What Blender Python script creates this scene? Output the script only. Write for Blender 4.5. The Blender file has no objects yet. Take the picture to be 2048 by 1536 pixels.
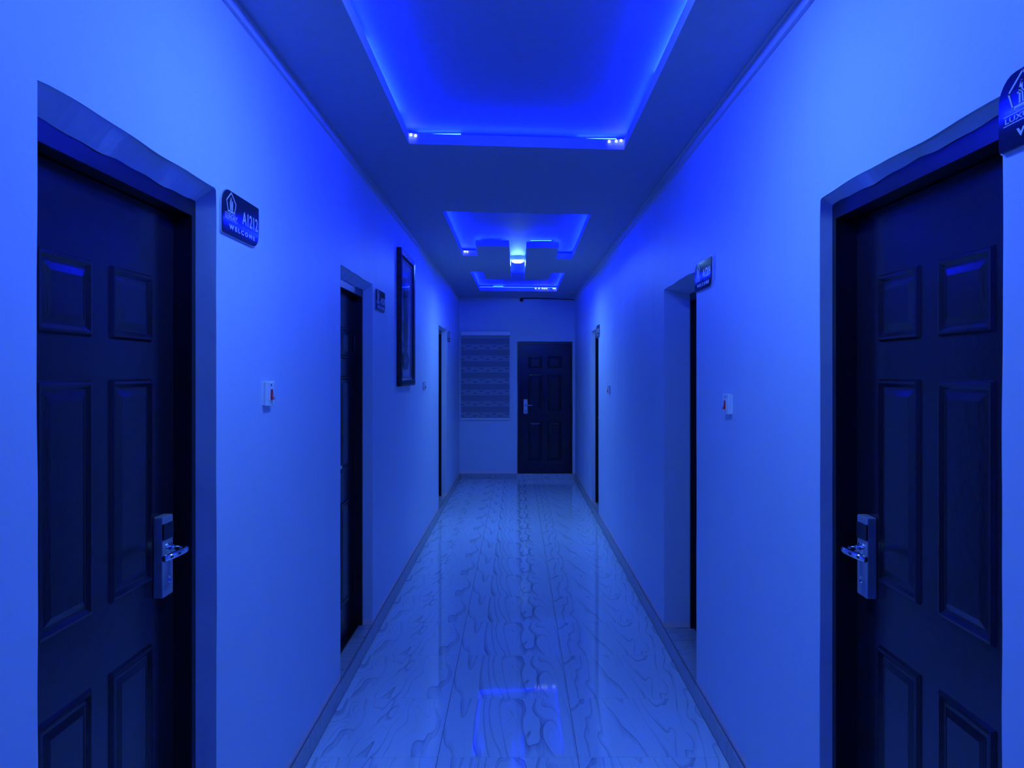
import bpy, bmesh, math, random
from mathutils import Vector, Matrix

random.seed(7)
S = bpy.context.scene
COL = S.collection

# ------------------------------------------------------------------ camera
FPX = 1540.0                      # focal length in pixels of the 2048 px frame
CAM_H = 1.67
cam_data = bpy.data.cameras.new('camera')
cam_data.sensor_fit = 'HORIZONTAL'
cam_data.sensor_width = 36.0
cam_data.lens = 36.0 * FPX / 2048.0
cam_data.shift_x = -(1034 - 1024) / 2048.0
cam_data.shift_y = -(768 - 747) / 2048.0
cam_data.clip_start = 0.02
cam = bpy.data.objects.new('camera', cam_data)
COL.objects.link(cam)
cam.location = (0, 0, CAM_H)
cam.rotation_euler = (math.pi / 2, 0, 0)
S.camera = cam

# ------------------------------------------------------------------ world and exposure
world = bpy.data.worlds.new('night')
S.world = world
world.use_nodes = True
world.node_tree.nodes['Background'].inputs[0].default_value = (0.01, 0.03, 0.2, 1)
world.node_tree.nodes['Background'].inputs[1].default_value = 0.0
S.view_settings.view_transform = 'Standard'
S.view_settings.look = 'None'
S.view_settings.gamma = 1.0
S.view_settings.use_curve_mapping = False
S.view_settings.exposure = 0.1
LED_RADIANCE = 395.0              # blue strip light in the ceiling coves
LAMP_RADIANCE = 172.0             # cool lamp in the near cove
LAMP2_RADIANCE = 640.0            # brighter lamp in the channel of the far cove
LED_COLOR = (0.0010, 0.005, 1.0)
LAMP_COLOR = (0.135, 0.39, 1.0)
S.cycles.max_bounces = 6
S.cycles.diffuse_bounces = 4
S.cycles.glossy_bounces = 3
S.cycles.adaptive_threshold = 0.03
S.cycles.caustics_reflective = False
S.cycles.caustics_refractive = False

# ------------------------------------------------------------------ dimensions
XL, XR = -0.915, 0.92             # wall faces
YB, YF = -3.0, 12.2               # back and far wall faces
ZC = 2.87                         # lower ceiling
LIP = 0.055                       # thickness of the ceiling board at the cove edge
ZU = ZC + LIP + 0.036             # upper ceiling inside the coves
STEP = 0.082                      # height of door steps and skirting

# ------------------------------------------------------------------ materials
def new_mat(name):
    m = bpy.data.materials.new(name)
    m.use_nodes = True
    nt = m.node_tree
    return m, nt, nt.nodes['Principled BSDF']

def N(nt, typ, **kw):
    n = nt.nodes.new(typ)
    for k, v in kw.items():
        if k in n.inputs:
            n.inputs[k].default_value = v
        else:
            setattr(n, k, v)
    return n

def plain(name, col, rough=0.5, metal=0.0, spec=0.5, coat=0.0, bump=0.0, bscale=40.0, stretch=(1, 1, 1)):
    m, nt, b = new_mat(name)
    b.inputs['Base Color'].default_value = (*col, 1)
    b.inputs['Roughness'].default_value = rough
    b.inputs['Metallic'].default_value = metal
    b.inputs['Specular IOR Level'].default_value = spec
    b.inputs['Coat Weight'].default_value = coat
    b.inputs['Coat Roughness'].default_value = 0.08
    tc = N(nt, 'ShaderNodeTexCoord')
    mp = N(nt, 'ShaderNodeMapping')
    mp.inputs['Scale'].default_value = stretch
    nz = N(nt, 'ShaderNodeTexNoise', Scale=bscale, Detail=1.0)
    nt.links.new(tc.outputs['Object'], mp.inputs['Vector'])
    nt.links.new(mp.outputs[0], nz.inputs['Vector'])
    mix = N(nt, 'ShaderNodeMix', data_type='RGBA')
    mix.inputs[6].default_value = (*[c * 0.93 for c in col], 1)
    mix.inputs[7].default_value = (*[min(1, c * 1.05) for c in col], 1)
    nt.links.new(nz.outputs[0], mix.inputs[0])
    nt.links.new(mix.outputs[2], b.inputs['Base Color'])
    if bump:
        bp = N(nt, 'ShaderNodeBump', Strength=bump, Distance=0.004)
        nt.links.new(nz.outputs[0], bp.inputs['Height'])
        nt.links.new(bp.outputs[0], b.inputs['Normal'])
    return m

def emit(name, col, strength):
    m = bpy.data.materials.new(name)
    m.use_nodes = True
    nt = m.node_tree
    nt.nodes.clear()
    e = nt.nodes.new('ShaderNodeEmission')
    e.inputs[0].default_value = (*col, 1)
    e.inputs[1].default_value = strength
    o = nt.nodes.new('ShaderNodeOutputMaterial')
    nt.links.new(e.outputs[0], o.inputs[0])
    return m

def wall_material():
    m, nt, b = new_mat('painted plaster')
    tc = N(nt, 'ShaderNodeTexCoord')
    # trowel relief
    mp = N(nt, 'ShaderNodeMapping'); mp.inputs['Scale'].default_value = (1, 1, 0.45)
    nt.links.new(tc.outputs['Object'], mp.inputs['Vector'])
    n1 = N(nt, 'ShaderNodeTexNoise', Scale=2.6, Detail=2.0, Roughness=0.55)
    n2 = N(nt, 'ShaderNodeTexNoise', Scale=34.0, Detail=1.0)
    nt.links.new(mp.outputs[0], n1.inputs['Vector'])
    nt.links.new(tc.outputs['Object'], n2.inputs['Vector'])
    b1 = N(nt, 'ShaderNodeBump', Strength=0.42, Distance=0.03)
    b2 = N(nt, 'ShaderNodeBump', Strength=0.30, Distance=0.004)
    nt.links.new(n1.outputs[0], b1.inputs['Height'])
    nt.links.new(n2.outputs[0], b2.inputs['Height'])
    nt.links.new(b1.outputs[0], b2.inputs['Normal'])
    nt.links.new(b2.outputs[0], b.inputs['Normal'])
    # bare pinkish mortar smear just above the skirting
    sep = N(nt, 'ShaderNodeSeparateXYZ')
    nt.links.new(tc.outputs['Object'], sep.inputs[0])
    ad = N(nt, 'ShaderNodeMath', operation='MULTIPLY_ADD')
    nt.links.new(n2.outputs[0], ad.inputs[0])
    ad.inputs[1].default_value = 0.06
    nt.links.new(sep.outputs['Z'], ad.inputs[2])
    rp = N(nt, 'ShaderNodeMapRange')
    rp.inputs[1].default_value = 0.128; rp.inputs[2].default_value = 0.158
    rp.inputs[3].default_value = 1.0; rp.inputs[4].default_value = 0.0
    nt.links.new(ad.outputs[0], rp.inputs[0])
    base = N(nt, 'ShaderNodeMix', data_type='RGBA')
    base.inputs[6].default_value = (0.58, 0.65, 0.84, 1)
    base.inputs[7].default_value = (0.66, 0.73, 0.90, 1)
    nt.links.new(n1.outputs[0], base.inputs[0])
    mx = N(nt, 'ShaderNodeMix', data_type='RGBA')
    mx.inputs[7].default_value = (0.98, 0.74, 0.80, 1)
    nt.links.new(rp.outputs[0], mx.inputs[0])
    nt.links.new(base.outputs[2], mx.inputs[6])
    nt.links.new(mx.outputs[2], b.inputs['Base Color'])
    b.inputs['Roughness'].default_value = 0.5
    b.inputs['Specular IOR Level'].default_value = 0.35
    return m

def tile_material(name, dark, light, rough):
    """printed agate-like wood grain on glazed tile, laid out in the tile's own UVs (metres)"""
    m, nt, b = new_mat(name)
    uv = N(nt, 'ShaderNodeUVMap')
    mp = N(nt, 'ShaderNodeMapping'); mp.inputs['Scale'].default_value = (1.0, 0.21, 1.0)
    nt.links.new(uv.outputs[0], mp.inputs['Vector'])
    nz = N(nt, 'ShaderNodeTexNoise', Scale=4.6, Detail=2.0, Roughness=0.42, Distortion=0.45)
    nt.links.new(mp.outputs[0], nz.inputs['Vector'])
    sep = N(nt, 'ShaderNodeSeparateXYZ')
    nt.links.new(uv.outputs[0], sep.inputs[0])
    # agate bands: contours of the noise laid on a ramp across the tile
    ma = N(nt, 'ShaderNodeMath', operation='MULTIPLY_ADD')
    nt.links.new(sep.outputs['X'], ma.inputs[0]); ma.inputs[1].default_value = 1.25
    nt.links.new(nz.outputs[0], ma.inputs[2])
    def bands(freq, stops):
        mu = N(nt, 'ShaderNodeMath', operation='MULTIPLY'); mu.inputs[1].default_value = freq
        nt.links.new(ma.outputs[0], mu.inputs[0])
        fr = N(nt, 'ShaderNodeMath', operation='FRACT')
        nt.links.new(mu.outputs[0], fr.inputs[0])
        cr = N(nt, 'ShaderNodeValToRGB')
        el = cr.color_ramp.elements
        el[0].position, el[1].position = stops[0][0], stops[-1][0]
        el[0].color = (stops[0][1],) * 3 + (1,); el[1].color = (stops[-1][1],) * 3 + (1,)
        for p, v in stops[1:-1]:
            k = el.new(p); k.color = (v, v, v, 1)
        nt.links.new(fr.outputs[0], cr.inputs[0])
        return cr
    main = bands(7.5, [(0.0, 0.10), (0.025, 0.45), (0.30, 0.80), (0.60, 1.0), (0.66, 0.62), (0.685, 0.98), (0.90, 1.0), (0.97, 0.85), (1.0, 0.10)])
    fine = bands(21.0, [(0.0, 0.62), (0.12, 1.0), (0.8, 1.0), (1.0, 0.62)])
    # the fine lines only show in some places
    msk = N(nt, 'ShaderNodeTexNoise', Scale=5.0, Detail=0.0)
    mpm = N(nt, 'ShaderNodeMapping'); mpm.inputs['Scale'].default_value = (1.0, 0.35, 1.0); mpm.inputs['Location'].default_value = (5, 9, 0)
    nt.links.new(uv.outputs[0], mpm.inputs['Vector']); nt.links.new(mpm.outputs[0], msk.inputs['Vector'])
    mmr = N(nt, 'ShaderNodeMapRange'); mmr.inputs[1].default_value = 0.48; mmr.inputs[2].default_value = 0.58
    nt.links.new(msk.outputs[0], mmr.inputs[0])
    cr = N(nt, 'ShaderNodeMix', data_type='RGBA', blend_type='MULTIPLY')
    nt.links.new(mmr.outputs[0], cr.inputs[0]); nt.links.new(main.outputs[0], cr.inputs[6]); nt.links.new(fine.outputs[0], cr.inputs[7])
    # fine streaks along the grain
    mp2 = N(nt, 'ShaderNodeMapping'); mp2.inputs['Scale'].default_value = (1.0, 0.05, 1.0)
    nt.links.new(uv.outputs[0], mp2.inputs['Vector'])
    ns = N(nt, 'ShaderNodeTexNoise', Scale=38.0, Detail=3.0, Roughness=0.6)
    nt.links.new(mp2.outputs[0], ns.inputs['Vector'])
    # broad plank tone
    ns2 = N(nt, 'ShaderNodeTexNoise', Scale=7.0, Detail=1.0)
    nt.links.new(mp2.outputs[0], ns2.inputs['Vector'])
    a1 = N(nt, 'ShaderNodeMath', operation='MULTIPLY_ADD'); a1.inputs[1].default_value = 0.75
    nt.links.new(ns.outputs[0], a1.inputs[0]); nt.links.new(cr.outputs[2], a1.inputs[2])
    a2 = N(nt, 'ShaderNodeMath', operation='MULTIPLY_ADD'); a2.inputs[1].default_value = 0.75
    nt.links.new(ns2.outputs[0], a2.inputs[0]); nt.links.new(a1.outputs[0], a2.inputs[2])
    mr = N(nt, 'ShaderNodeMapRange'); mr.inputs[1].default_value = 0.42; mr.inputs[2].default_value = 1.46
    nt.links.new(a2.outputs[0], mr.inputs[0])
    mix = N(nt, 'ShaderNodeMix', data_type='RGBA')
    mix.inputs[6].default_value = (*dark, 1); mix.inputs[7].default_value = (*light, 1)
    nt.links.new(mr.outputs[0], mix.inputs[0])
    nt.links.new(mix.outputs[2], b.inputs['Base Color'])
    b.inputs['Roughness'].default_value = rough
    b.inputs['Specular IOR Level'].default_value = 0.5
    return m

M_WALL = wall_material()
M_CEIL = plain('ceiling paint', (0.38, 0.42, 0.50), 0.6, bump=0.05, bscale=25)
M_RECESS = plain('dimmed recess ceiling', (0.24, 0.27, 0.34), 0.6, bump=0.05, bscale=25)  # darker copy of the ceiling paint; dimness of the recess put into its colour
M_TRIM = plain('cornice paint', (0.60, 0.61, 0.63), 0.5)
M_TILE = tile_material('grained floor tile', (0.07, 0.10, 0.20), (0.78, 0.89, 0.99), 0.035)
M_STEP = tile_material('grained step tile', (0.16, 0.17, 0.20), (0.56, 0.57, 0.59), 0.2)
M_SKIRT = tile_material('skirting tile', (0.16, 0.17, 0.20), (0.42, 0.43, 0.46), 0.3)
M_GROUT = plain('grout', (0.16, 0.16, 0.18), 0.9)
M_DOOR = plain('dark door enamel', (0.014, 0.011, 0.020), 0.20, spec=0.5, bump=0.07, bscale=30, stretch=(1, 1, 14))
M_FRAME = plain('dark steel frame', (0.009, 0.007, 0.012), 0.32, spec=0.5)
M_STEEL = plain('satin steel', (0.50, 0.52, 0.58), 0.42, metal=0.65)
M_CHROME = plain('polished steel', (0.80, 0.80, 0.82), 0.12, metal=1.0)
M_BLACK = plain('black plastic', (0.012, 0.012, 0.016), 0.2)
M_PLATE = plain('sign plate', (0.014, 0.014, 0.050), 0.06, spec=0.5)
M_SIGNEDGE = plain('sign back acrylic', (0.55, 0.57, 0.62), 0.3)
M_LETTER = plain('sign lettering', (0.78, 0.80, 0.84), 0.35)
M_SWITCH = plain('white plastic', (0.90, 0.91, 0.92), 0.25)
M_RED = plain('red rocker', (0.85, 0.02, 0.02), 0.25)
M_PICFRAME = plain('black picture frame', (0.014, 0.012, 0.016), 0.25)
M_PAPER = plain('picture paper', (0.88, 0.90, 0.95), 0.7)
M_INK = plain('picture ink', (0.05, 0.05, 0.07), 0.6)
M_INK2 = plain('picture grey ink', (0.22, 0.22, 0.26), 0.6)
M_FABRIC = plain('blind fabric', (0.33, 0.34, 0.40), 0.8, bump=0.2, bscale=120)
M_SHEER = plain('sheer blind fabric', (0.22, 0.23, 0.28), 0.8, bump=0.2, bscale=120)
M_MOTIF = plain('blind motif', (0.09, 0.09, 0.11), 0.8)
M_RAIL = plain('blind rail', (0.78, 0.80, 0.86), 0.22)
M_CAMGREY = plain('camera housing', (0.35, 0.35, 0.37), 0.4)
M_LED = emit('blue strip light', LED_COLOR, LED_RADIANCE)
M_LAMP = emit('cool lamp diffuser', LAMP_COLOR, LAMP_RADIANCE)
M_LAMP2 = emit('bright lamp diffuser', LAMP_COLOR, LAMP2_RADIANCE)
M_DIODE = emit('bare diode', (0.55, 0.8, 1.0), 4.5)
M_CABLE = plain('black cable', (0.02, 0.02, 0.025), 0.5)

def glass_pane_material():
    m = bpy.data.materials.new('picture glass'); m.use_nodes = True
    nt = m.node_tree; nt.nodes.clear()
    tr = nt.nodes.new('ShaderNodeBsdfTransparent'); tr.inputs[0].default_value = (0.94, 0.95, 0.96, 1)
    gl = nt.nodes.new('ShaderNodeBsdfGlossy'); gl.inputs['Roughness'].default_value = 0.03
    fr = nt.nodes.new('ShaderNodeFresnel'); fr.inputs[0].default_value = 1.22
    mx = nt.nodes.new('ShaderNodeMixShader'); o = nt.nodes.new('ShaderNodeOutputMaterial')
    nt.links.new(fr.outputs[0], mx.inputs[0]); nt.links.new(tr.outputs[0], mx.inputs[1])
    nt.links.new(gl.outputs[0], mx.inputs[2]); nt.links.new(mx.outputs[0], o.inputs[0])
    return m
M_GLASS = glass_pane_material()

# ------------------------------------------------------------------ mesh helpers
def finish(bm, name, mat, smooth=False):
    bmesh.ops.recalc_face_normals(bm, faces=bm.faces)
    me = bpy.data.meshes.new(name)
    bm.to_mesh(me); bm.free()
    me.materials.append(mat)
    if smooth:
        for p in me.polygons: p.use_smooth = True
    return me

def link(name, me, parent=None, loc=None):
    o = bpy.data.objects.new(name, me)
    COL.objects.link(o)
    if parent is not None: o.parent = parent
    if loc is not None: o.location = loc
    return o

def tag(o, label=None, cat=None, group=None, kind=None):
    if label: o['label'] = label
    if cat: o['category'] = cat
    if group: o['group'] = group
    if kind: o['kind'] = kind
    return o

def bm_box(bm, a0, a1, b0, b1, c0, c1, bevel=0.0):
    v = [bm.verts.new(p) for p in ((a0, b0, c0), (a1, b0, c0), (a1, b1, c0), (a0, b1, c0),
                                   (a0, b0, c1), (a1, b0, c1), (a1, b1, c1), (a0, b1, c1))]
    fs = [bm.faces.new([v[i] for i in q]) for q in ((0, 3, 2, 1), (4, 5, 6, 7), (0, 1, 5, 4), (1, 2, 6, 5), (2, 3, 7, 6), (3, 0, 4, 7))]
    if bevel:
        es = set()
        for f in fs: es.update(f.edges)
        bmesh.ops.bevel(bm, geom=list(es), offset=bevel, segments=2, affect='EDGES', profile=0.5)

def box(name, mat, parent, a0, a1, b0, b1, c0, c1, bevel=0.0, loc=None):
    bm = bmesh.new()
    bm_box(bm, a0, a1, b0, b1, c0, c1, bevel)
    return link(name, finish(bm, name, mat), parent, loc)

def bm_prism(bm, pts, c0, c1):
    """closed polygon pts [(a,b)] extruded from c0 to c1"""
    lo = [bm.verts.new((a, b, c0)) for a, b in pts]
    hi = [bm.verts.new((a, b, c1)) for a, b in pts]
    n = len(pts)
    bm.faces.new(lo[::-1]); bm.faces.new(hi)
    for i in range(n):
        j = (i + 1) % n
        bm.faces.new((lo[i], lo[j], hi[j], hi[i]))

def prism(name, mat, parent, pts, c0, c1):
    bm = bmesh.new(); bm_prism(bm, pts, c0, c1)
    return link(name, finish(bm, name, mat), parent)

def bm_tube(bm, path, radii, n=10, squash=1.0, caps=True):
    path = [Vector(p) for p in path]
    if not isinstance(radii, (list, tuple)): radii = [radii] * len(path)
    rings = []
    up = Vector((0, 1, 0))
    for i, p in enumerate(path):
        t = (path[min(i + 1, len(path) - 1)] - path[max(i - 1, 0)]).normalized()
        s = t.cross(up)
        if s.length < 0.1: s = t.cross(Vector((1, 0, 0)))
        s.normalize(); w = s.cross(t).normalized()
        ring = []
        for k in range(n):
            a = 2 * math.pi * k / n
            ring.append(bm.verts.new(p + s * math.cos(a) * radii[i] + w * math.sin(a) * radii[i] * squash))
        rings.append(ring)
    for i in range(len(rings) - 1):
        for k in range(n):
            bm.faces.new((rings[i][k], rings[i][(k + 1) % n], rings[i + 1][(k + 1) % n], rings[i + 1][k]))
    if caps:
        bm.faces.new(rings[0][::-1]); bm.faces.new(rings[-1])

def bm_lathe(bm, prof, n=28):
    """profile [(r, c)] turned about the c axis (local Z)"""
    rings = []
    for r, c in prof:
        if r < 1e-6: rings.append([bm.verts.new((0, 0, c))])
        else: rings.append([bm.verts.new((r * math.cos(2 * math.pi * k / n), r * math.sin(2 * math.pi * k / n), c)) for k in range(n)])
    for A, B in zip(rings, rings[1:]):
        for k in range(n):
            j = (k + 1) % n
            if len(A) == 1: bm.faces.new((A[0], B[k], B[j]))
            elif len(B) == 1: bm.faces.new((A[k], A[j], B[0]))
            else: bm.faces.new((A[k], A[j], B[j], B[k]))

# frames: local axes (a = right as one faces the wall, b = up, c = out of the wall)
ROT = {'left': Matrix(((0, 0, 1), (1, 0, 0), (0, 1, 0))),
       'right': Matrix(((0, 0, -1), (-1, 0, 0), (0, 1, 0))),
       'far': Matrix(((1, 0, 0), (0, 0, -1), (0, 1, 0)))}

def empty(name, loc, side=None):
    e = bpy.data.objects.new(name, None)
    e.empty_display_size = 0.1
    COL.objects.link(e)
    e.location = loc
    if side: e.rotation_euler = ROT[side].to_euler()
    return e

def fill_polygons(loops, extrude, name):
    """2D outline with holes -> solid mesh of thickness 2*extrude about the local XY plane"""
    cu = bpy.data.curves.new(name, 'CURVE')
    cu.dimensions = '2D'; cu.fill_mode = 'BOTH'; cu.extrude = extrude
    for pts in loops:
        sp = cu.splines.new('POLY'); sp.points.add(len(pts) - 1)
        for q, (x, y) in zip(sp.points, pts): q.co = (x, y, 0, 1)
        sp.use_cyclic_u = True
    ob = bpy.data.objects.new(name, cu); COL.objects.link(ob)
    dg = bpy.context.evaluated_depsgraph_get()
    me = bpy.data.meshes.new_from_object(ob.evaluated_get(dg))
    bpy.data.objects.remove(ob); bpy.data.curves.remove(cu)
    return me

# ------------------------------------------------------------------ doors: where the openings are
# side, near y, far y, top z, plaster reveal depth, drop of the sloping soffit
DOORS = [('left', 1.469, 2.344, 2.232, 0.062, 0.042),
         ('right', 1.459, 2.338, 2.200, 0.036, 0.020),
         ('left', 3.990, 4.876, 2.236, 0.060, 0.040),
         ('right', 3.947, 4.820, 2.196, 0.160, 0.030),
         ('left', 8.990, 9.980, 2.238, 0.062, 0.020),
         ('right', 8.690, 9.500, 2.190, 0.045, 0.030)]

def wavy_edge(p, q, amp, seed, n):
    """points from p (included) to q (excluded) with a hand-trowelled wobble"""
    out = []
    rx, ry = q[0] - p[0], q[1] - p[1]
    L = math.hypot(rx, ry); nx, ny = -ry / L, rx / L
    for i in range(n):
        t = i / n
        s = t * L
        w = amp * (math.sin(s * 4.1 + seed) + 0.6 * math.sin(s * 9.7 + 2 * seed) + 0.3 * math.sin(s * 23 + 3 * seed)) * math.sin(math.pi * t) ** 0.5
        out.append((p[0] + rx * t + nx * w, p[1] + ry * t + ny * w))
    return out

def side_wall(side):
    x = XL if side == 'left' else XR
    sgn = -1 if side == 'left' else 1
    TH = 0.24
    loops = [[(YB - TH, 0), (YF + TH, 0), (YF + TH, ZC + 0.3), (YB - TH, ZC + 0.3)]]
    for i, (s, y0, y1, zt, dep, drop) in enumerate(DOORS):
        if s != side: continue
        zb = STEP - 0.012
        c = 0.014
        pts = [(y0, zb)] + [(y1, zb)]
        pts += wavy_edge((y1, zb + 0.01), (y1, zt - c), 0.0022, i * 1.7 + 1, 40)
        pts += [(y1 - 0.004, zt - 0.005)]
        pts += wavy_edge((y1 - c, zt), (y0 + 0.002, zt), 0.0042, i * 2.3 + 2, 24)
        pts += wavy_edge((y0, zt - 0.002), (y0, zb + 0.01), 0.0022, i * 1.1 + 3, 40)
        loops.append(pts)
    me = fill_polygons(loops, TH / 2, 'wall_' + side)
    me.transform(Matrix(((0, 0, 1, x + sgn * TH / 2), (1, 0, 0, 0), (0, 1, 0, 0), (0, 0, 0, 1))))
    bm = bmesh.new(); bm.from_mesh(me)
    # plastered soffits that slope down towards the door frames
    for i, (s, y0, y1, zt, dep, drop) in enumerate(DOORS):
        if s != side: continue
        n = 28; A = []; B = []; Cc = []
        for k in range(n + 1):
            y = y0 + (y1 - y0) * k / n
            w = 0.003 * math.sin(y * 17 + i) + 0.002 * math.sin(y * 41 + i * 2)
            A.append(bm.verts.new((x + sgn * 0.0015, y, zt + 0.004)))
            B.append(bm.verts.new((x + sgn * (dep + 0.4 * w), y, zt - drop + w)))
            Cc.append(bm.verts.new((x + sgn * dep, y, zt + 0.004)))
        for k in range(n):
            bm.faces.new((A[k], A[k + 1], B[k + 1], B[k]))
            bm.faces.new((B[k], B[k + 1], Cc[k + 1], Cc[k]))
            bm.faces.new((Cc[k], Cc[k + 1], A[k + 1], A[k]))
    bm.to_mesh(me); bm.free()
    me.materials.clear(); me.materials.append(M_WALL)
    o = link('wall_' + side, me)
    tag(o, 'blue-lit plastered corridor wall on the %s with three door openings' % side, 'wall', kind='structure')
    return o

side_wall('left'); side_wall('right')

def end_wall(name, y0, y1, label):
    bm = bmesh.new(); bm_box(bm, XL, XR, y0, y1, 0, ZC + 0.3)
    return tag(link(name, finish(bm, name, M_WALL)), label, 'wall', kind='structure')

# far wall with the doorway cut out
FD = (0.006, 0.880, 2.176)        # far doorway left, right, top
me = fill_polygons([[(XL, 0), (XR, 0), (XR, ZC + 0.3), (XL, ZC + 0.3)],
                    [(FD[0], STEP - 0.012), (FD[1], STEP - 0.012)]
                    + wavy_edge((FD[1], STEP), (FD[1], FD[2]), 0.002, 1, 20)
                    + wavy_edge((FD[1], FD[2]), (FD[0], FD[2]), 0.003, 2, 14)
                    + wavy_edge((FD[0], FD[2]), (FD[0], STEP), 0.002, 3, 20)], 0.12, 'wall_far')
me.transform(Matrix(((1, 0, 0, 0), (0, 0, 1, YF + 0.12), (0, 1, 0, 0), (0, 0, 0, 1))))
me.materials.clear(); me.materials.append(M_WALL)
tag(link('wall_far', me), 'plain plastered end wall of the corridor with blind and closed door', 'wall', kind='structure')
end_wall('wall_back', YB - 0.24, YB, 'plastered corridor end wall behind the viewer')

# ------------------------------------------------------------------ floor
def tile_mesh(name, w, l, t, mat, u0=0.0, v0=0.0, swap=False):
    """tile centred on origin, top at z=0, UVs in metres"""
    c = 0.0012
    bm = bmesh.new()
    hw, hl = w / 2, l / 2
    R = [[bm.verts.new((sx * (hw - i), sy * (hl - i), z)) for sx, sy in ((-1, -1), (1, -1), (1, 1), (-1, 1))]
         for i, z in ((0, -t), (0, -c), (c, 0))]
    bm.faces.new(R[0][::-1]); bm.faces.new(R[2])
    for A, B in zip(R, R[1:]):
        for k in range(4): bm.faces.new((A[k], A[(k + 1) % 4], B[(k + 1) % 4], B[k]))
    uvl = bm.loops.layers.uv.new('UVMap')
    for f in bm.faces:
        for lp in f.loops:
            x, y = lp.vert.co.x + hw, lp.vert.co.y + hl + (lp.vert.co.z if abs(f.normal.y) > .5 else 0)
            lp[uvl].uv = ((y + u0, x + v0) if swap else (x + u0, y + v0))
    return finish(bm, name, mat)

bm = bmesh.new(); bm_box(bm, XL - 0.20, XR + 0.20, YB - 0.2, YF + 0.2, -0.12, -0.0035)
floor = tag(link('floor', finish(bm, 'floor', M_GROUT)), 'glazed floor of pale wood-grained tiles running down the corridor', 'floor', kind='structure')
XS = [-0.90, -0.345, 0.265, 0.905]
GAP = 0.0022
PITCH = 0.606
# the same two prints alternate across the corridor; the outer columns are cut from one print
UV0 = [3.00 + (-0.90 + 0.955), 7.40, 3.00]
col_meshes = [tile_mesh('floor_tile', XS[i + 1] - XS[i] - GAP, PITCH - GAP, 0.009, M_TILE, UV0[i], 1.3 * i) for i in range(3)]
y = 3.352
while y - PITCH > YB - 0.1: y -= PITCH
while y < YF:
    l = min(PITCH, YF - y)
    for i in range(3):
        m_ = col_meshes[i] if l > PITCH - 1e-3 else tile_mesh('floor_tile', XS[i + 1] - XS[i] - GAP, l - GAP, 0.009, M_TILE, UV0[i], 1.3 * i)
        link('floor_tile', m_, floor, ((XS[i] + XS[i + 1]) / 2, y + l / 2, 0))
    y += PITCH

# raised step tiles in the doorways (pieces of the floor)
for i, (s, y0, y1, zt, dep, drop) in enumerate(DOORS):
    x = XL if s == 'left' else XR
    sg = -1 if s == 'left' else 1
    w, l = 0.225, y1 - y0 - 0.004
    m_ = tile_mesh('step_tile', w, l, 0.0118, M_STEP, 11.0 + i, 5.0 + i * 2, swap=True)
    link('step_tile', m_, floor, (x + sg * (w / 2 + 0.001), (y0 + y1) / 2, STEP))
m_ = tile_mesh('step_tile', FD[1] - FD[0] - 0.004, 0.22, 0.0118, M_STEP, 20, 4)
link('step_tile', m_, floor, ((FD[0] + FD[1]) / 2, YF + 0.112, STEP))

# skirting tiles
def skirting(side):
    bb = None
    x = {'left': XL, 'right': XR}.get(side)
    if side in ('left', 'right'):
        sg = 1 if side == 'left' else -1
        bm = bmesh.new(); bm_box(bm, min(x, x + sg * 0.006), max(x, x + sg * 0.006), YB, YF, -0.003, STEP - 0.002)
        bb = link('baseboard_' + side, finish(bm, 'baseboard', M_GROUT))
        me = tile_mesh('skirting_tile', PITCH - 0.002, STEP + 0.002, 0.0095, M_SKIRT, 31, 2)
        rot = ROT[side].to_euler()
        y = (3.352 if side == 'left' else 3.93) - PITCH * 11
        while y < YF:
            if y > YB - 0.1:
                l = min(PITCH, YF - 0.002 - y)
                m2 = me if l > PITCH - 1e-3 else tile_mesh('skirting_tile', l, STEP + 0.002, 0.0095, M_SKIRT, 31, 2)
                o = link('skirting_tile', m2, bb, (x + sg * 0.0155, y + l / 2, STEP / 2 + 0.0005))
                o.rotation_euler = rot
            y += PITCH
    else:
        bm = bmesh.new(); bm_box(bm, XL + 0.017, FD[0] - 0.01, YF - 0.006, YF, -0.003, STEP - 0.002)
        bb = link('baseboard_far', finish(bm, 'baseboard', M_GROUT))
        for x0, x1 in ((XL + 0.018, -0.42), (-0.418, FD[0] - 0.006), (FD[0] - 0.003, 0.55), (0.552, XR - 0.018)):
            o = link('skirting_tile', tile_mesh('skirting_tile', x1 - x0, STEP + 0.002, 0.0095, M_SKIRT if x1 < 0.01 else M_STEP, 31, 2), bb, ((x0 + x1) / 2, YF - 0.0155, STEP / 2 + 0.0005))
            o.rotation_euler = ROT['far'].to_euler()
    tag(bb, 'low grey skirting of grained tiles along the %s wall' % side, 'skirting', kind='structure')
for s in ('left', 'right', 'far'): skirting(s)

# ------------------------------------------------------------------ ceiling with coves
COVE1 = [(-0.560, 0.20), (-0.564, 4.02), (0.573, 4.13), (0.573, 0.30)]
COVE2 = [(-0.550, 5.70), (-0.550, 7.84), (-0.400, 7.85), (-0.390, 7.24), (-0.075, 7.26), (-0.070, 9.80),
         (-0.395, 9.82), (-0.400, 9.12), (-0.548, 9.11), (-0.543, 11.16), (0.580, 11.28), (0.572, 9.22),
         (0.410, 9.21), (0.405, 9.88), (0.092, 9.86), (0.090, 7.34), (0.400, 7.36), (0.412, 8.04),
         (0.572, 8.05), (0.560, 5.82)]
COVE_END = [(-0.56, -2.75), (-0.56, -0.55), (0.57, -0.5), (0.57, -2.7)]
outer = [(XL - 0.05, YB - 0.1), (XR + 0.05, YB - 0.1), (XR + 0.05, YF + 0.1), (XL - 0.05, YF + 0.1)]
me = fill_polygons([outer, COVE_END, COVE1, COVE2], LIP / 2, 'ceiling')
me.transform(Matrix.Translation((0, 0, ZC + LIP / 2)))
bm = bmesh.new(); bm.from_mesh(me)
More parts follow.
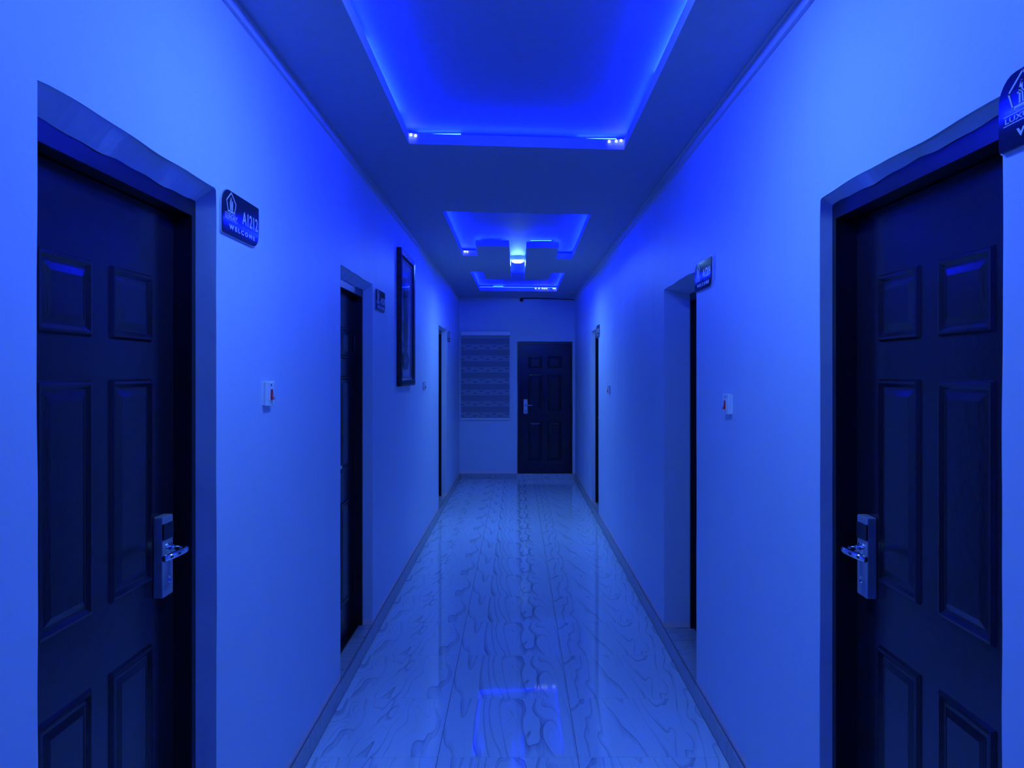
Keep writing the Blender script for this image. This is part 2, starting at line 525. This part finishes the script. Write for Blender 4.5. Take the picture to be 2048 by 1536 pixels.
# closed sides of the two cove cavities
def ring_walls(x0, x1, y0, y1):
    t = 0.02
    for a in ((x0 - t, x0, y0 - t, y1 + t), (x1, x1 + t, y0 - t, y1 + t), (x0, x1, y0 - t, y0), (x0, x1, y1, y1 + t)):
        bm_box(bm, *a, ZC + LIP, ZU)
ring_walls(-0.72, 0.73, -2.9, -0.35)
ring_walls(-0.72, 0.73, 0.05, 4.28)
ring_walls(-0.72, 0.73, 5.55, 11.43)
bmesh.ops.recalc_face_normals(bm, faces=bm.faces)
bm.to_mesh(me); bm.free()
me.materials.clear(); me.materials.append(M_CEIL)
tag(link('ceiling', me), 'dropped ceiling with stepped cove recesses glowing blue', 'ceiling', kind='structure')

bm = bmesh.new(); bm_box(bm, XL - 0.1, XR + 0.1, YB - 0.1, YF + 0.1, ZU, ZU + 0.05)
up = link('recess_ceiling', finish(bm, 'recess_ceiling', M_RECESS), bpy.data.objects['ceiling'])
# cornice strips along the wall tops
bm = bmesh.new(); bm_box(bm, XL, XL + 0.014, YB, YF, ZC - 0.042, ZC)
tag(link('trim_1', finish(bm, 'trim_1', M_TRIM)), 'thin cornice strip where left wall meets the ceiling', 'cornice', kind='structure')
bm = bmesh.new(); bm_box(bm, XR - 0.016, XR, YB, YF, ZC - 0.046, ZC - 0.002); bm_box(bm, XR - 0.028, XR, YB, YF, ZC - 0.006, ZC)
tag(link('trim_2', finish(bm, 'trim_2', M_TRIM)), 'stepped cornice strip where right wall meets the ceiling', 'cornice', kind='structure')

# ------------------------------------------------------------------ strip lights in the coves
def offset_poly(pts, d_long, d_cross):
    """move every edge of a closed outline outwards: lengthwise edges by d_long, crosswise ones by d_cross"""
    area = sum(p[0] * q[1] - q[0] * p[1] for p, q in zip(pts, pts[1:] + pts[:1]))
    sg = 1 if area > 0 else -1
    n = len(pts)
    lines = []
    for i in range(n):
        p, q = Vector(pts[i]), Vector(pts[(i + 1) % n])
        e = (q - p).normalized()
        nn = Vector((e.y, -e.x)) * sg
        lines.append((p + nn * (d_long if abs(e.y) > abs(e.x) else d_cross), e))
    out = []
    for i in range(n):
        (p, e), (q, f) = lines[i - 1], lines[i]
        den = e.x * f.y - e.y * f.x
        t = ((q.x - p.x) * f.y - (q.y - p.y) * f.x) / den
        out.append((p.x + e.x * t, p.y + e.y * t))
    return out

def led_strip(outline, name_label, d_cross=0.034, h=0.0085, extra=()):
    """light tape standing on edge on the ceiling board, just behind the cove's edge"""
    root = empty('led_strip', (0, 0, ZC + LIP))
    pa = offset_poly(outline, 0.010, d_cross); pb = offset_poly(outline, 0.013, d_cross + 0.003)
    bm = bmesh.new(); n = len(pa)
    V = [[bm.verts.new((*p, z)) for p in q] for q, z in ((pa, 0.001), (pa, h), (pb, h), (pb, 0.001))]
    for r in range(4):
        for i in range(n):
            j = (i + 1) % n
            bm.faces.new((V[r][i], V[r][j], V[(r + 1) % 4][j], V[(r + 1) % 4][i]))
    link('light_tape', finish(bm, 'light_tape', M_LED), root)
    for x0, y0, x1, y1 in extra:           # tape added for its whitish glow on the upper board, behind the edge
        box('added_glow_tape', M_LED, root, x0, x1, y0, y1, 0.021, 0.023)
    tag(root, name_label, 'strip light')
    return root

s1 = led_strip(COVE1, 'blue strip light around the near rectangular ceiling recess',
               extra=((-0.596, 2.95, -0.584, 3.80), (0.592, 2.10, 0.604, 3.30), (-0.53, 4.105, -0.30, 4.111), (0.33, 4.185, 0.54, 4.191)))
led_strip(COVE_END, 'blue strip light in the ceiling recess behind the viewer')
s2 = led_strip(COVE2, 'blue strip light around the far notched ceiling recess', 0.062,
               extra=((0.13, 7.40, 0.33, 7.406), (-0.35, 11.26, -0.20, 11.266), (0.598, 5.9, 0.604, 6.15), (0.600, 6.9, 0.606, 7.3)))

def beads(root, pts, r=0.007):
    """loose tape ends with bright single diodes peeping over the board edge"""
    for p in pts:
        bm = bmesh.new()
        bmesh.ops.create_icosphere(bm, subdivisions=2, radius=r)
        link('diode', finish(bm, 'diode', M_DIODE, True), root, p)
beads(s1, [(-0.552, 4.008, -0.012), (-0.528, 4.010, -0.016), (0.556, 4.115, -0.010), (0.530, 4.112, -0.014), (0.492, 4.108, -0.017)])
beads(s2, [(-0.530, 7.832, -0.014), (-0.505, 7.832, -0.016), (0.43, 11.255, -0.010), (0.40, 11.252, -0.012), (0.37, 11.248, -0.010), (0.32, 11.243, -0.010), (0.27, 11.238, -0.012), (0.53, 11.265, -0.010), (0.555, 11.268, -0.011)], 0.0075)

# lamps
def ceiling_lamp(x, y, r, label, glow):
    t = empty('ceiling_lamp', (x, y, ZU))
    bm = bmesh.new(); bm_lathe(bm, [(0, 0), (r, 0), (r, -0.040), (r - 0.006, -0.044), (r - 0.008, -0.034), (0, -0.034)]); link('lamp_base', finish(bm, 'lamp_base', M_SWITCH), t)
    bm = bmesh.new(); bm_lathe(bm, [(r - 0.009, -0.0345), (r - 0.011, -0.050), (r * 0.6, -0.062), (0, -0.066)]); link('diffuser', finish(bm, 'diffuser', glow, True), t)
    tag(t, label, 'ceiling lamp')
ceiling_lamp(0.02, 2.12, 0.115, 'round ceiling lamp in the middle of the near recess', M_LAMP)
ceiling_lamp(0.008, 8.52, 0.075, 'white glowing lamp inside the narrow channel of the far recess', M_LAMP2)

# ------------------------------------------------------------------ doors
def panel_mesh(w, h):
    """moulded door panel: a raised bead, a quirk and a raised flat field; sits on the leaf (c = 0)"""
    prof = [(0.0, 0.0), (0.006, 0.0075), (0.012, 0.0085), (0.022, 0.0015), (0.028, 0.0015), (0.046, 0.0080)]
    bm = bmesh.new(); rings = []
    for i, c in prof:
        rings.append([bm.verts.new((sa * (w / 2 - i), sb * (h / 2 - i), c)) for sa, sb in ((-1, -1), (1, -1), (1, 1), (-1, 1))])
    for A, B in zip(rings, rings[1:]):
        for k in range(4): bm.faces.new((A[k], A[(k + 1) % 4], B[(k + 1) % 4], B[k]))
    bm.faces.new(rings[-1])
    me = bpy.data.meshes.new('panel'); bm.normal_update(); bm.to_mesh(me); bm.free(); me.materials.append(M_DOOR)
    return me

PANELS = [(1.758, 1.945), (1.085, 1.655), (0.290, 0.910)]

def build_door(num, side, a_org, wall_pos, W, ztop, dep, drop, lock_right, label, leaf_back=0.05, inset=0.100, arm=0.122):
    """root sits on the step at the middle of the opening, local a right / b up / c out of the wall"""
    loc = {'left': (wall_pos - dep, a_org, STEP), 'right': (wall_pos + dep, a_org, STEP), 'far': (a_org, wall_pos + dep, STEP)}[side]
    root = empty('door_%d' % num, loc, side)
    tag(root, label, 'door', kind='structure')
    Z0 = STEP
    top = ztop - drop - Z0
    hw = W / 2
    jw = 0.028
    # frame: two jambs and a head with a stop lip
    bm = bmesh.new()
    bm_box(bm, -hw + .001, -hw + jw, 0.001, top + 0.004, -0.13, -0.001)
    bm_box(bm, hw - jw, hw - .001, 0.001, top + 0.004, -0.13, -0.001)
    bm_box(bm, -hw + jw, hw - jw, top - 0.045, top + 0.004, -0.13, -0.001)
    bm_box(bm, -hw + jw, hw - jw, 0.001, 0.010, -0.13, -0.02)
    bm_box(bm, -hw + jw, -hw + jw + 0.010, 0.010, top - 0.045, -leaf_back - 0.075, -leaf_back - 0.055)
    link('door_frame', finish(bm, 'door_frame', M_FRAME), root)
    lw = hw - jw - 0.003
    ltop = top - 0.049
    leaf = box('leaf', M_DOOR, root, -lw, lw, 0.013, ltop, -leaf_back - 0.045, -leaf_back)
    for z0, z1 in PANELS:
        me = panel_mesh(0.218, z1 - z0)
        for sa in (-1, 1):
            link('panel', me, leaf, (sa * 0.153, (z0 + z1) / 2 - Z0, -leaf_back + 0.0003))
    # hinges
    hs = -1 if lock_right else 1
    for hz in (0.30, 1.02, 1.78):
        bm = bmesh.new()
        bm_tube(bm, [(hs * (lw + 0.001), hz - 0.05, -leaf_back + 0.006), (hs * (lw + 0.001), hz + 0.05, -leaf_back + 0.006)], 0.0065, 8)
        link('hinge', finish(bm, 'hinge', M_FRAME, False), leaf)
    # electronic lock
    ls = 1 if lock_right else -1
    la = ls * (lw - inset)
    lk = box('lock', M_STEEL, root, la - 0.032, la + 0.032, 1.032 - Z0, 1.262 - Z0, -leaf_back, -leaf_back + 0.030, 0.004)
    lk['label'] = 'brushed steel electronic lock with black card window'
    f = -leaf_back + 0.030
    if num != 7: box('card_window', M_BLACK, lk, la - 0.0318, la + 0.0318, 1.196 - Z0, 1.242 - Z0, -leaf_back + 0.004, f + 0.0015)
    bm = bmesh.new()
    bm_lathe(bm, [(0.0135, 0), (0.0135, 0.003), (0.0105, 0.003), (0.0105, 0.0005), (0, 0.0005)], 24)
    link('key_cover', finish(bm, 'key_cover', M_CHROME), lk, (la, 1.078 - Z0, f - 0.0004))
    # lever: neck straight out, arm curving towards the hinge side
    hz = 1.168 - Z0
    bm = bmesh.new()
    path = [(la, hz, f - 0.004), (la, hz, f + 0.030), (la - ls * 0.002, hz, f + 0.044), (la - ls * 0.012, hz, f + 0.054),
            (la - ls * 0.030, hz, f + 0.057), (la - ls * arm * 0.6, hz, f + 0.054), (la - ls * arm, hz - 0.002, f + 0.044)]
    bm_tube(bm, path, [0.011, 0.010, 0.010, 0.010, 0.010, 0.0098, 0.0085], 12)
    h = link('handle', finish(bm, 'handle', M_CHROME, True), lk); h['label'] = 'curved chrome lever handle'
    bm = bmesh.new(); bm_lathe(bm, [(0.019, 0), (0.019, 0.004), (0.012, 0.007), (0, 0.007)], 20)
    link('rose', finish(bm, 'rose', M_CHROME), lk, (la, hz, f - 0.0005))
    return root

labels = ['dark six-panel door beside the A1212 sign, nearest on the left',
          'dark six-panel door with steel lock, nearest on the right',
          'dark panelled door in the second left opening, before the picture',
          'dark door deep in the second right opening, by the A1209 sign',
          'dark door in the farthest opening of the left wall',
          'dark door in the farthest opening of the right wall']
for i, (s, y0, y1, zt, dep, drop) in enumerate(DOORS):
    build_door(i + 1, s, (y0 + y1) / 2, XL if s == 'left' else XR, y1 - y0, zt, dep, drop, (i in (0, 3, 5)), labels[i],
               0.055 if i != 1 else 0.062, 0.100 if i < 2 else 0.055, 0.122 if i < 2 else 0.095)
build_door(7, 'far', (FD[0] + FD[1]) / 2, YF, FD[1] - FD[0], FD[2], 0.012, 0.002, False, 'dark six-panel door facing the viewer at the corridor end', 0.02)

# ------------------------------------------------------------------ room signs
def text_mesh(s, size, bold=0.0, width=None):
    cu = bpy.data.curves.new('t', 'FONT')
    cu.body = s; cu.size = size; cu.align_x = 'CENTER'; cu.align_y = 'CENTER'
    cu.extrude = 0.0004; cu.offset = bold
    cu.resolution_u = 3
    ob = bpy.data.objects.new('t', cu); COL.objects.link(ob)
    dg = bpy.context.evaluated_depsgraph_get()
    me = bpy.data.meshes.new_from_object(ob.evaluated_get(dg))
    bpy.data.objects.remove(ob); bpy.data.curves.remove(cu)
    if width:
        xs = [v.co.x for v in me.vertices]
        k = width / (max(xs) - min(xs)); cx = (max(xs) + min(xs)) / 2
        for v in me.vertices: v.co.x = (v.co.x - cx) * k
    ys = [v.co.y for v in me.vertices]; cy = (max(ys) + min(ys)) / 2
    for v in me.vertices: v.co.y -= cy
    me.materials.clear(); me.materials.append(M_LETTER)
    return me

SW, SH = 0.330, 0.138
def rounded_leaf(w, h, r_big, r_small, inset=0.0):
    pts = []
    w2, h2 = w / 2 - inset, h / 2 - inset
    for cx, cy, r, a0 in ((w2, h2, r_small, 0), (-w2, h2, r_big, 90), (-w2, -h2, r_small, 180), (w2, -h2, r_big, 270)):
        ox, oy = cx - math.copysign(r, cx), cy - math.copysign(r, cy)
        for k in range(7):
            a = math.radians(a0 + 15 * k)
            pts.append((ox + r * math.cos(a), oy + r * math.sin(a)))
    return pts

def stroke(bm, pts, w, c, closed=False):
    """flat line of width w along points"""
    n = len(pts)
    for i in range(n if closed else n - 1):
        p, q = Vector(pts[i]), Vector(pts[(i + 1) % n])
        d = (q - p).normalized(); s = Vector((-d.y, d.x)) * w / 2
        p = p - d * w * 0.4; q = q + d * w * 0.4
        a = [(p + s), (q + s), (q - s), (p - s)]
        lo = [bm.verts.new((v.x, v.y, c)) for v in a]; hi = [bm.verts.new((v.x, v.y, c + 0.0006)) for v in a]
        bm.faces.new(hi); bm.faces.new(lo[::-1])
        for k in range(4): bm.faces.new((lo[k], lo[(k + 1) % 4], hi[(k + 1) % 4], hi[k]))

def room_sign(side, ymid, z, number, label):
    x = XL if side == 'left' else XR
    root = empty('room_sign', (x, ymid, z), side)
    prism('backing', M_SIGNEDGE, root, rounded_leaf(SW + 0.006, SH + 0.006, 0.052, 0.010), 0.0, 0.006)
    prism('plate', M_PLATE, root, rounded_leaf(SW, SH, 0.050, 0.008), 0.006, 0.010)
    c = 0.0101
    link('welcome_lettering', text_mesh('W E L C O M E', 0.020, 0.0007, 0.235), root, (0.005, -0.044, c))
    if number:
        link('room_number', text_mesh(number, 0.060, 0.0006, 0.150), root, (0.078, 0.006, c))
    # emblem: a house-shaped pentagon with two towers over a scroll
    bm = bmesh.new()
    ex, ey = -0.095, 0.030
    stroke(bm, [(ex, ey + 0.034), (ex + 0.040, ey + 0.004), (ex + 0.027, ey - 0.026), (ex - 0.027, ey - 0.026), (ex - 0.040, ey + 0.004)], 0.0042, c, True)
    stroke(bm, [(ex - 0.008, ey - 0.020), (ex - 0.008, ey + 0.004), (ex - 0.002, ey + 0.016)], 0.005, c)
    stroke(bm, [(ex - 0.002, ey + 0.016), (ex + 0.001, ey - 0.020)], 0.004, c)
    stroke(bm, [(ex + 0.009, ey - 0.020), (ex + 0.009, ey + 0.006)], 0.006, c)
    stroke(bm, [(ex - 0.014, ey - 0.002), (ex + 0.014, ey - 0.002)], 0.003, c)
    link('emblem', finish(bm, 'emblem', M_LETTER), root)
    bm = bmesh.new()
    stroke(bm, [(ex - 0.034 + 0.004 * k, ey - 0.031 + 0.0022 * math.sin(k * 0.9)) for k in range(18)], 0.0016, c)
    link('scroll', finish(bm, 'scroll', M_LETTER), root)
    bm = bmesh.new()
    stroke(bm, [(ex - 0.054, ey - 0.036), (ex + 0.054, ey - 0.036)], 0.0016, c)
    stroke(bm, [(ex - 0.054, ey - 0.053), (ex + 0.054, ey - 0.053)], 0.0016, c)
    link('rule', finish(bm, 'rule', M_LETTER), root)
    link('small_lettering', text_mesh('LUXURY', 0.014, 0.0002, 0.100), root, (ex, ey - 0.0445, c))
    tag(root, label, 'room sign', 'leaf-shaped room number signs')

room_sign('left', 2.534, 2.178, 'A1212', 'dark leaf-shaped sign reading A1212 WELCOME on the left wall')
room_sign('right', 1.290, 2.152, None, 'dark leaf-shaped sign cut by the right picture edge, nearest on right')
room_sign('left', 5.115, 2.150, 'A1210', 'dark leaf-shaped WELCOME sign just before the framed picture')
room_sign('right', 3.776, 2.152, 'A1209', 'dark leaf-shaped sign reading A1209 WELCOME on the right wall')
room_sign('left', 10.25, 2.160, 'A1208', 'tiny dark room sign by the farthest left door')
room_sign('right', 8.700, 2.145, 'A1207', 'tiny dark room sign by the farthest right door')

# ------------------------------------------------------------------ switches
def wall_switch(side, y, z, label):
    root = empty('wall_switch', (XL if side == 'left' else XR, y, z), side)
    h = 0.044
    box('back_box', M_SWITCH, root, -h + .003, h - .003, -h + .003, h - .003, 0.0, 0.010)
    box('plate', M_SWITCH, root, -h, h, -h, h, 0.009, 0.019, 0.0025)
    box('surround', M_SWITCH, root, -0.017, 0.017, -0.026, 0.020, 0.0185, 0.021)
    bm = bmesh.new()
    pts = [(-0.022, 0.020), (0.016, 0.022), (0.016, 0.0225), (-0.006, 0.0245), (-0.022, 0.0305)]
    lo = [bm.verts.new((-0.011, b, c)) for b, c in pts]; hi = [bm.verts.new((0.011, b, c)) for b, c in pts]
    bm.faces.new(lo); bm.faces.new(hi[::-1])
    for k in range(5): bm.faces.new((lo[k], lo[(k + 1) % 5], hi[(k + 1) % 5], hi[k]))
    r = link('rocker', finish(bm, 'rocker', M_RED), root); r['label'] = 'red rocker'
    bm = bmesh.new(); bm_lathe(bm, [(0.004, 0), (0.004, 0.002), (0, 0.003)], 12)
    link('indicator', finish(bm, 'indicator', M_BLACK), root, (0.0, 0.031, 0.0188))
    tag(root, label, 'light switch', 'switches with red rockers')
wall_switch('left', 2.805, 1.597, 'white switch with red rocker on left wall, below the A1212 sign')
wall_switch('right', 3.330, 1.538, 'white switch with red rocker on right wall, below the A1209 sign')
wall_switch('left', 7.50, 1.548, 'small white switch between framed picture and farthest left door')
wall_switch('right', 7.62, 1.508, 'small white switch before the farthest right door')

# ------------------------------------------------------------------ framed picture
pw, ph = 0.77, 1.06
pic = empty('framed_picture', (XL, 6.235, 1.571), 'left')
def frame_ring(name, mat, parent, a, b0, b1, prof):
    """mitred frame: prof = [(inset, c)]"""
    bm = bmesh.new(); R = []
    for i, c in prof:
        R.append([bm.verts.new(p) for p in ((-a + i, b0 + i, c), (a - i, b0 + i, c), (a - i, b1 - i, c), (-a + i, b1 - i, c))])
    R.append(R[0])
    for A, B in zip(R, R[1:]):
        for k in range(4): bm.faces.new((A[k], A[(k + 1) % 4], B[(k + 1) % 4], B[k]))
    return link(name, finish(bm, name, mat), parent)
frame_ring('frame', M_PICFRAME, pic, pw / 2, 0, ph, [(0, 0.001), (0, 0.036), (0.012, 0.042), (0.045, 0.036), (0.058, 0.022), (0.058, 0.001)])
frame_ring('inner_slip', M_INK2, pic, pw / 2 - 0.058, 0.058, ph - 0.058, [(0, 0.012), (0, 0.020), (0.014, 0.016), (0.014, 0.012)])
box('backing_board', M_PICFRAME, pic, -pw / 2 + 0.03, pw / 2 - 0.03, 0.03, ph - 0.03, 0.001, 0.008)
art = box('print', M_PAPER, pic, -pw / 2 + 0.055, pw / 2 - 0.055, 0.055, ph - 0.055, 0.009, 0.012)
# vase with tall feathery stems
bm = bmesh.new()
vp = []
for k in range(25):
    t = k / 24; b = 0.13 + 0.20 * t
    r = 0.20 * math.sin(math.pi * min(1, 0.12 + t * 1.05)) ** 0.6 if t < 0.8 else 0.10 + 0.05 * (t - 0.8) * 5
    vp.append((max(0.09, r), b))
bm_prism(bm, [(r, b) for r, b in vp] + [(-r, b) for r, b in reversed(vp)], 0.0121, 0.0126)
link('vase_shape', finish(bm, 'vase_shape', M_INK), art)
bm = bmesh.new(); rnd = random.Random(3)
for k in range(70):
    a0 = rnd.uniform(-0.12, 0.12); t = rnd.uniform(-0.8, 0.8); L = rnd.uniform(0.30, 0.58)
    b0 = 0.30 + rnd.uniform(0, 0.10)
    pts = [(a0 + t * 0.20 * (s / 6) ** 1.3 + 0.008 * math.sin(s * 1.7 + k), b0 + L * s / 6) for s in range(7)]
    for s in range(6):
        p, q = pts[s], pts[s + 1]; w0 = 0.011 * (1 - s / 7); w1 = 0.011 * (1 - (s + 1) / 7)
        vs = [bm.verts.new((p[0] - w0, p[1], 0.0123)), bm.verts.new((p[0] + w0, p[1], 0.0123)), bm.verts.new((q[0] + w1, q[1], 0.0123)), bm.verts.new((q[0] - w1, q[1], 0.0123))]
        bm.faces.new(vs)
link('stems_shape', finish(bm, 'stems_shape', M_INK), art)
bm = bmesh.new(); bm_prism(bm, [(0.09 * math.cos(k * math.pi / 8), 0.205 + 0.02 * math.sin(k * math.pi / 8)) for k in range(16)], 0.0127, 0.0130)
link('vase_highlight', finish(bm, 'vase_highlight', M_INK2), art)
bm = bmesh.new()
bm.faces.new([bm.verts.new(p) for p in ((-pw / 2 + 0.06, 0.06, 0.017), (pw / 2 - 0.06, 0.06, 0.017), (pw / 2 - 0.06, ph - 0.06, 0.017), (-pw / 2 + 0.06, ph - 0.06, 0.017))])
link('glass', finish(bm, 'glass', M_GLASS), pic)
tag(pic, 'tall black-framed picture of a vase hanging on the left wall', 'picture')

# ------------------------------------------------------------------ zebra roller blind on the far wall
bl0, bl1 = -0.893, -0.098
bw = bl1 - bl0
blind = empty('roller_blind', ((bl0 + bl1) / 2, YF, 0.935), 'far')
H = bw / 2
box('headrail', M_RAIL, blind, -H, H, 1.335, 1.405, 0.0, 0.075, 0.012)
box('bottom_rail', M_RAIL, blind, -H + 0.004, H - 0.026, 0.0, 0.030, 0.016, 0.036, 0.005)
PB = 0.1795
rnd = random.Random(5)
motif = None
for k in range(8):
    z0 = 0.032 + k * PB
    z1 = min(z0 + 0.088, 1.335)
    if z0 < 1.33:
        b_ = box('patterned_band', M_FABRIC, blind, -H + 0.010, H - 0.022, z0, z1, 0.024, 0.0262)
        if k < 7:
            bm = bmesh.new()
            for j in range(8):
                ca = -H + 0.03 + j * 0.1; up = 0.062 if j % 2 else 0.030
                for s in (-1, 1):
                    vs = [bm.verts.new((ca, z0 + up, 0.0265)), bm.verts.new((ca + s * 0.020, z0 + up + 0.010, 0.0265)), bm.verts.new((ca + s * 0.034, z0 + up + 0.003, 0.0265)), bm.verts.new((ca + s * 0.016, z0 + up - 0.002, 0.0265))]
                    bm.faces.new(vs)
                vs = [bm.verts.new((ca - 0.008, z0 + up + 0.004, 0.0265)), bm.verts.new((ca + 0.010, z0 + up + 0.002, 0.0265)), bm.verts.new((ca + 0.006, z0 + up - 0.012, 0.0265)), bm.verts.new((ca - 0.006, z0 + up - 0.010, 0.0265))]
                bm.faces.new(vs)
            link('printed_motif', finish(bm, 'printed_motif', M_MOTIF), b_)['kind'] = 'stuff'
    s0, s1 = z0 + 0.088, min(z0 + PB, 1.335)
    if s0 < 1.33:
        box('sheer_band', M_SHEER, blind, -H + 0.010, H - 0.022, s0, s1, 0.022, 0.0242)
box('rear_sheet', M_SHEER, blind, -H + 0.012, H - 0.020, 0.03, 1.335, 0.016, 0.018)
tag(blind, 'striped zebra roller blind with headrail, left of the end door', 'blind')

# ------------------------------------------------------------------ security camera and its cable
sc = empty('security_camera', (0.072, YF, 2.834), 'far')
bm = bmesh.new(); bm_lathe(bm, [(0, 0), (0.034, 0), (0.034, 0.012), (0.030, 0.020), (0.026, 0.020), (0.026, 0.014), (0, 0.014)], 24)
link('mount', finish(bm, 'mount', M_CAMGREY), sc)
bm = bmesh.new(); bm_lathe(bm, [(0.0255, 0.014), (0.0250, 0.022), (0.021, 0.034), (0.012, 0.043), (0, 0.046)], 20)
link('dome', finish(bm, 'dome', M_BLACK, True), sc)
tag(sc, 'small dark dome camera high on the end wall above the door', 'security camera')
bm = bmesh.new()
bm_tube(bm, [(0.085, YF - 0.008, ZC - 0.012), (0.3, YF - 0.008, ZC - 0.013), (0.6, YF - 0.008, ZC - 0.020), (XR - 0.018, YF - 0.008, ZC - 0.028)], 0.006, 8)
tag(link('camera_cable', finish(bm, 'camera_cable', M_CABLE, True)), 'thin dark cable running right from the dome camera under the ceiling', 'cable')
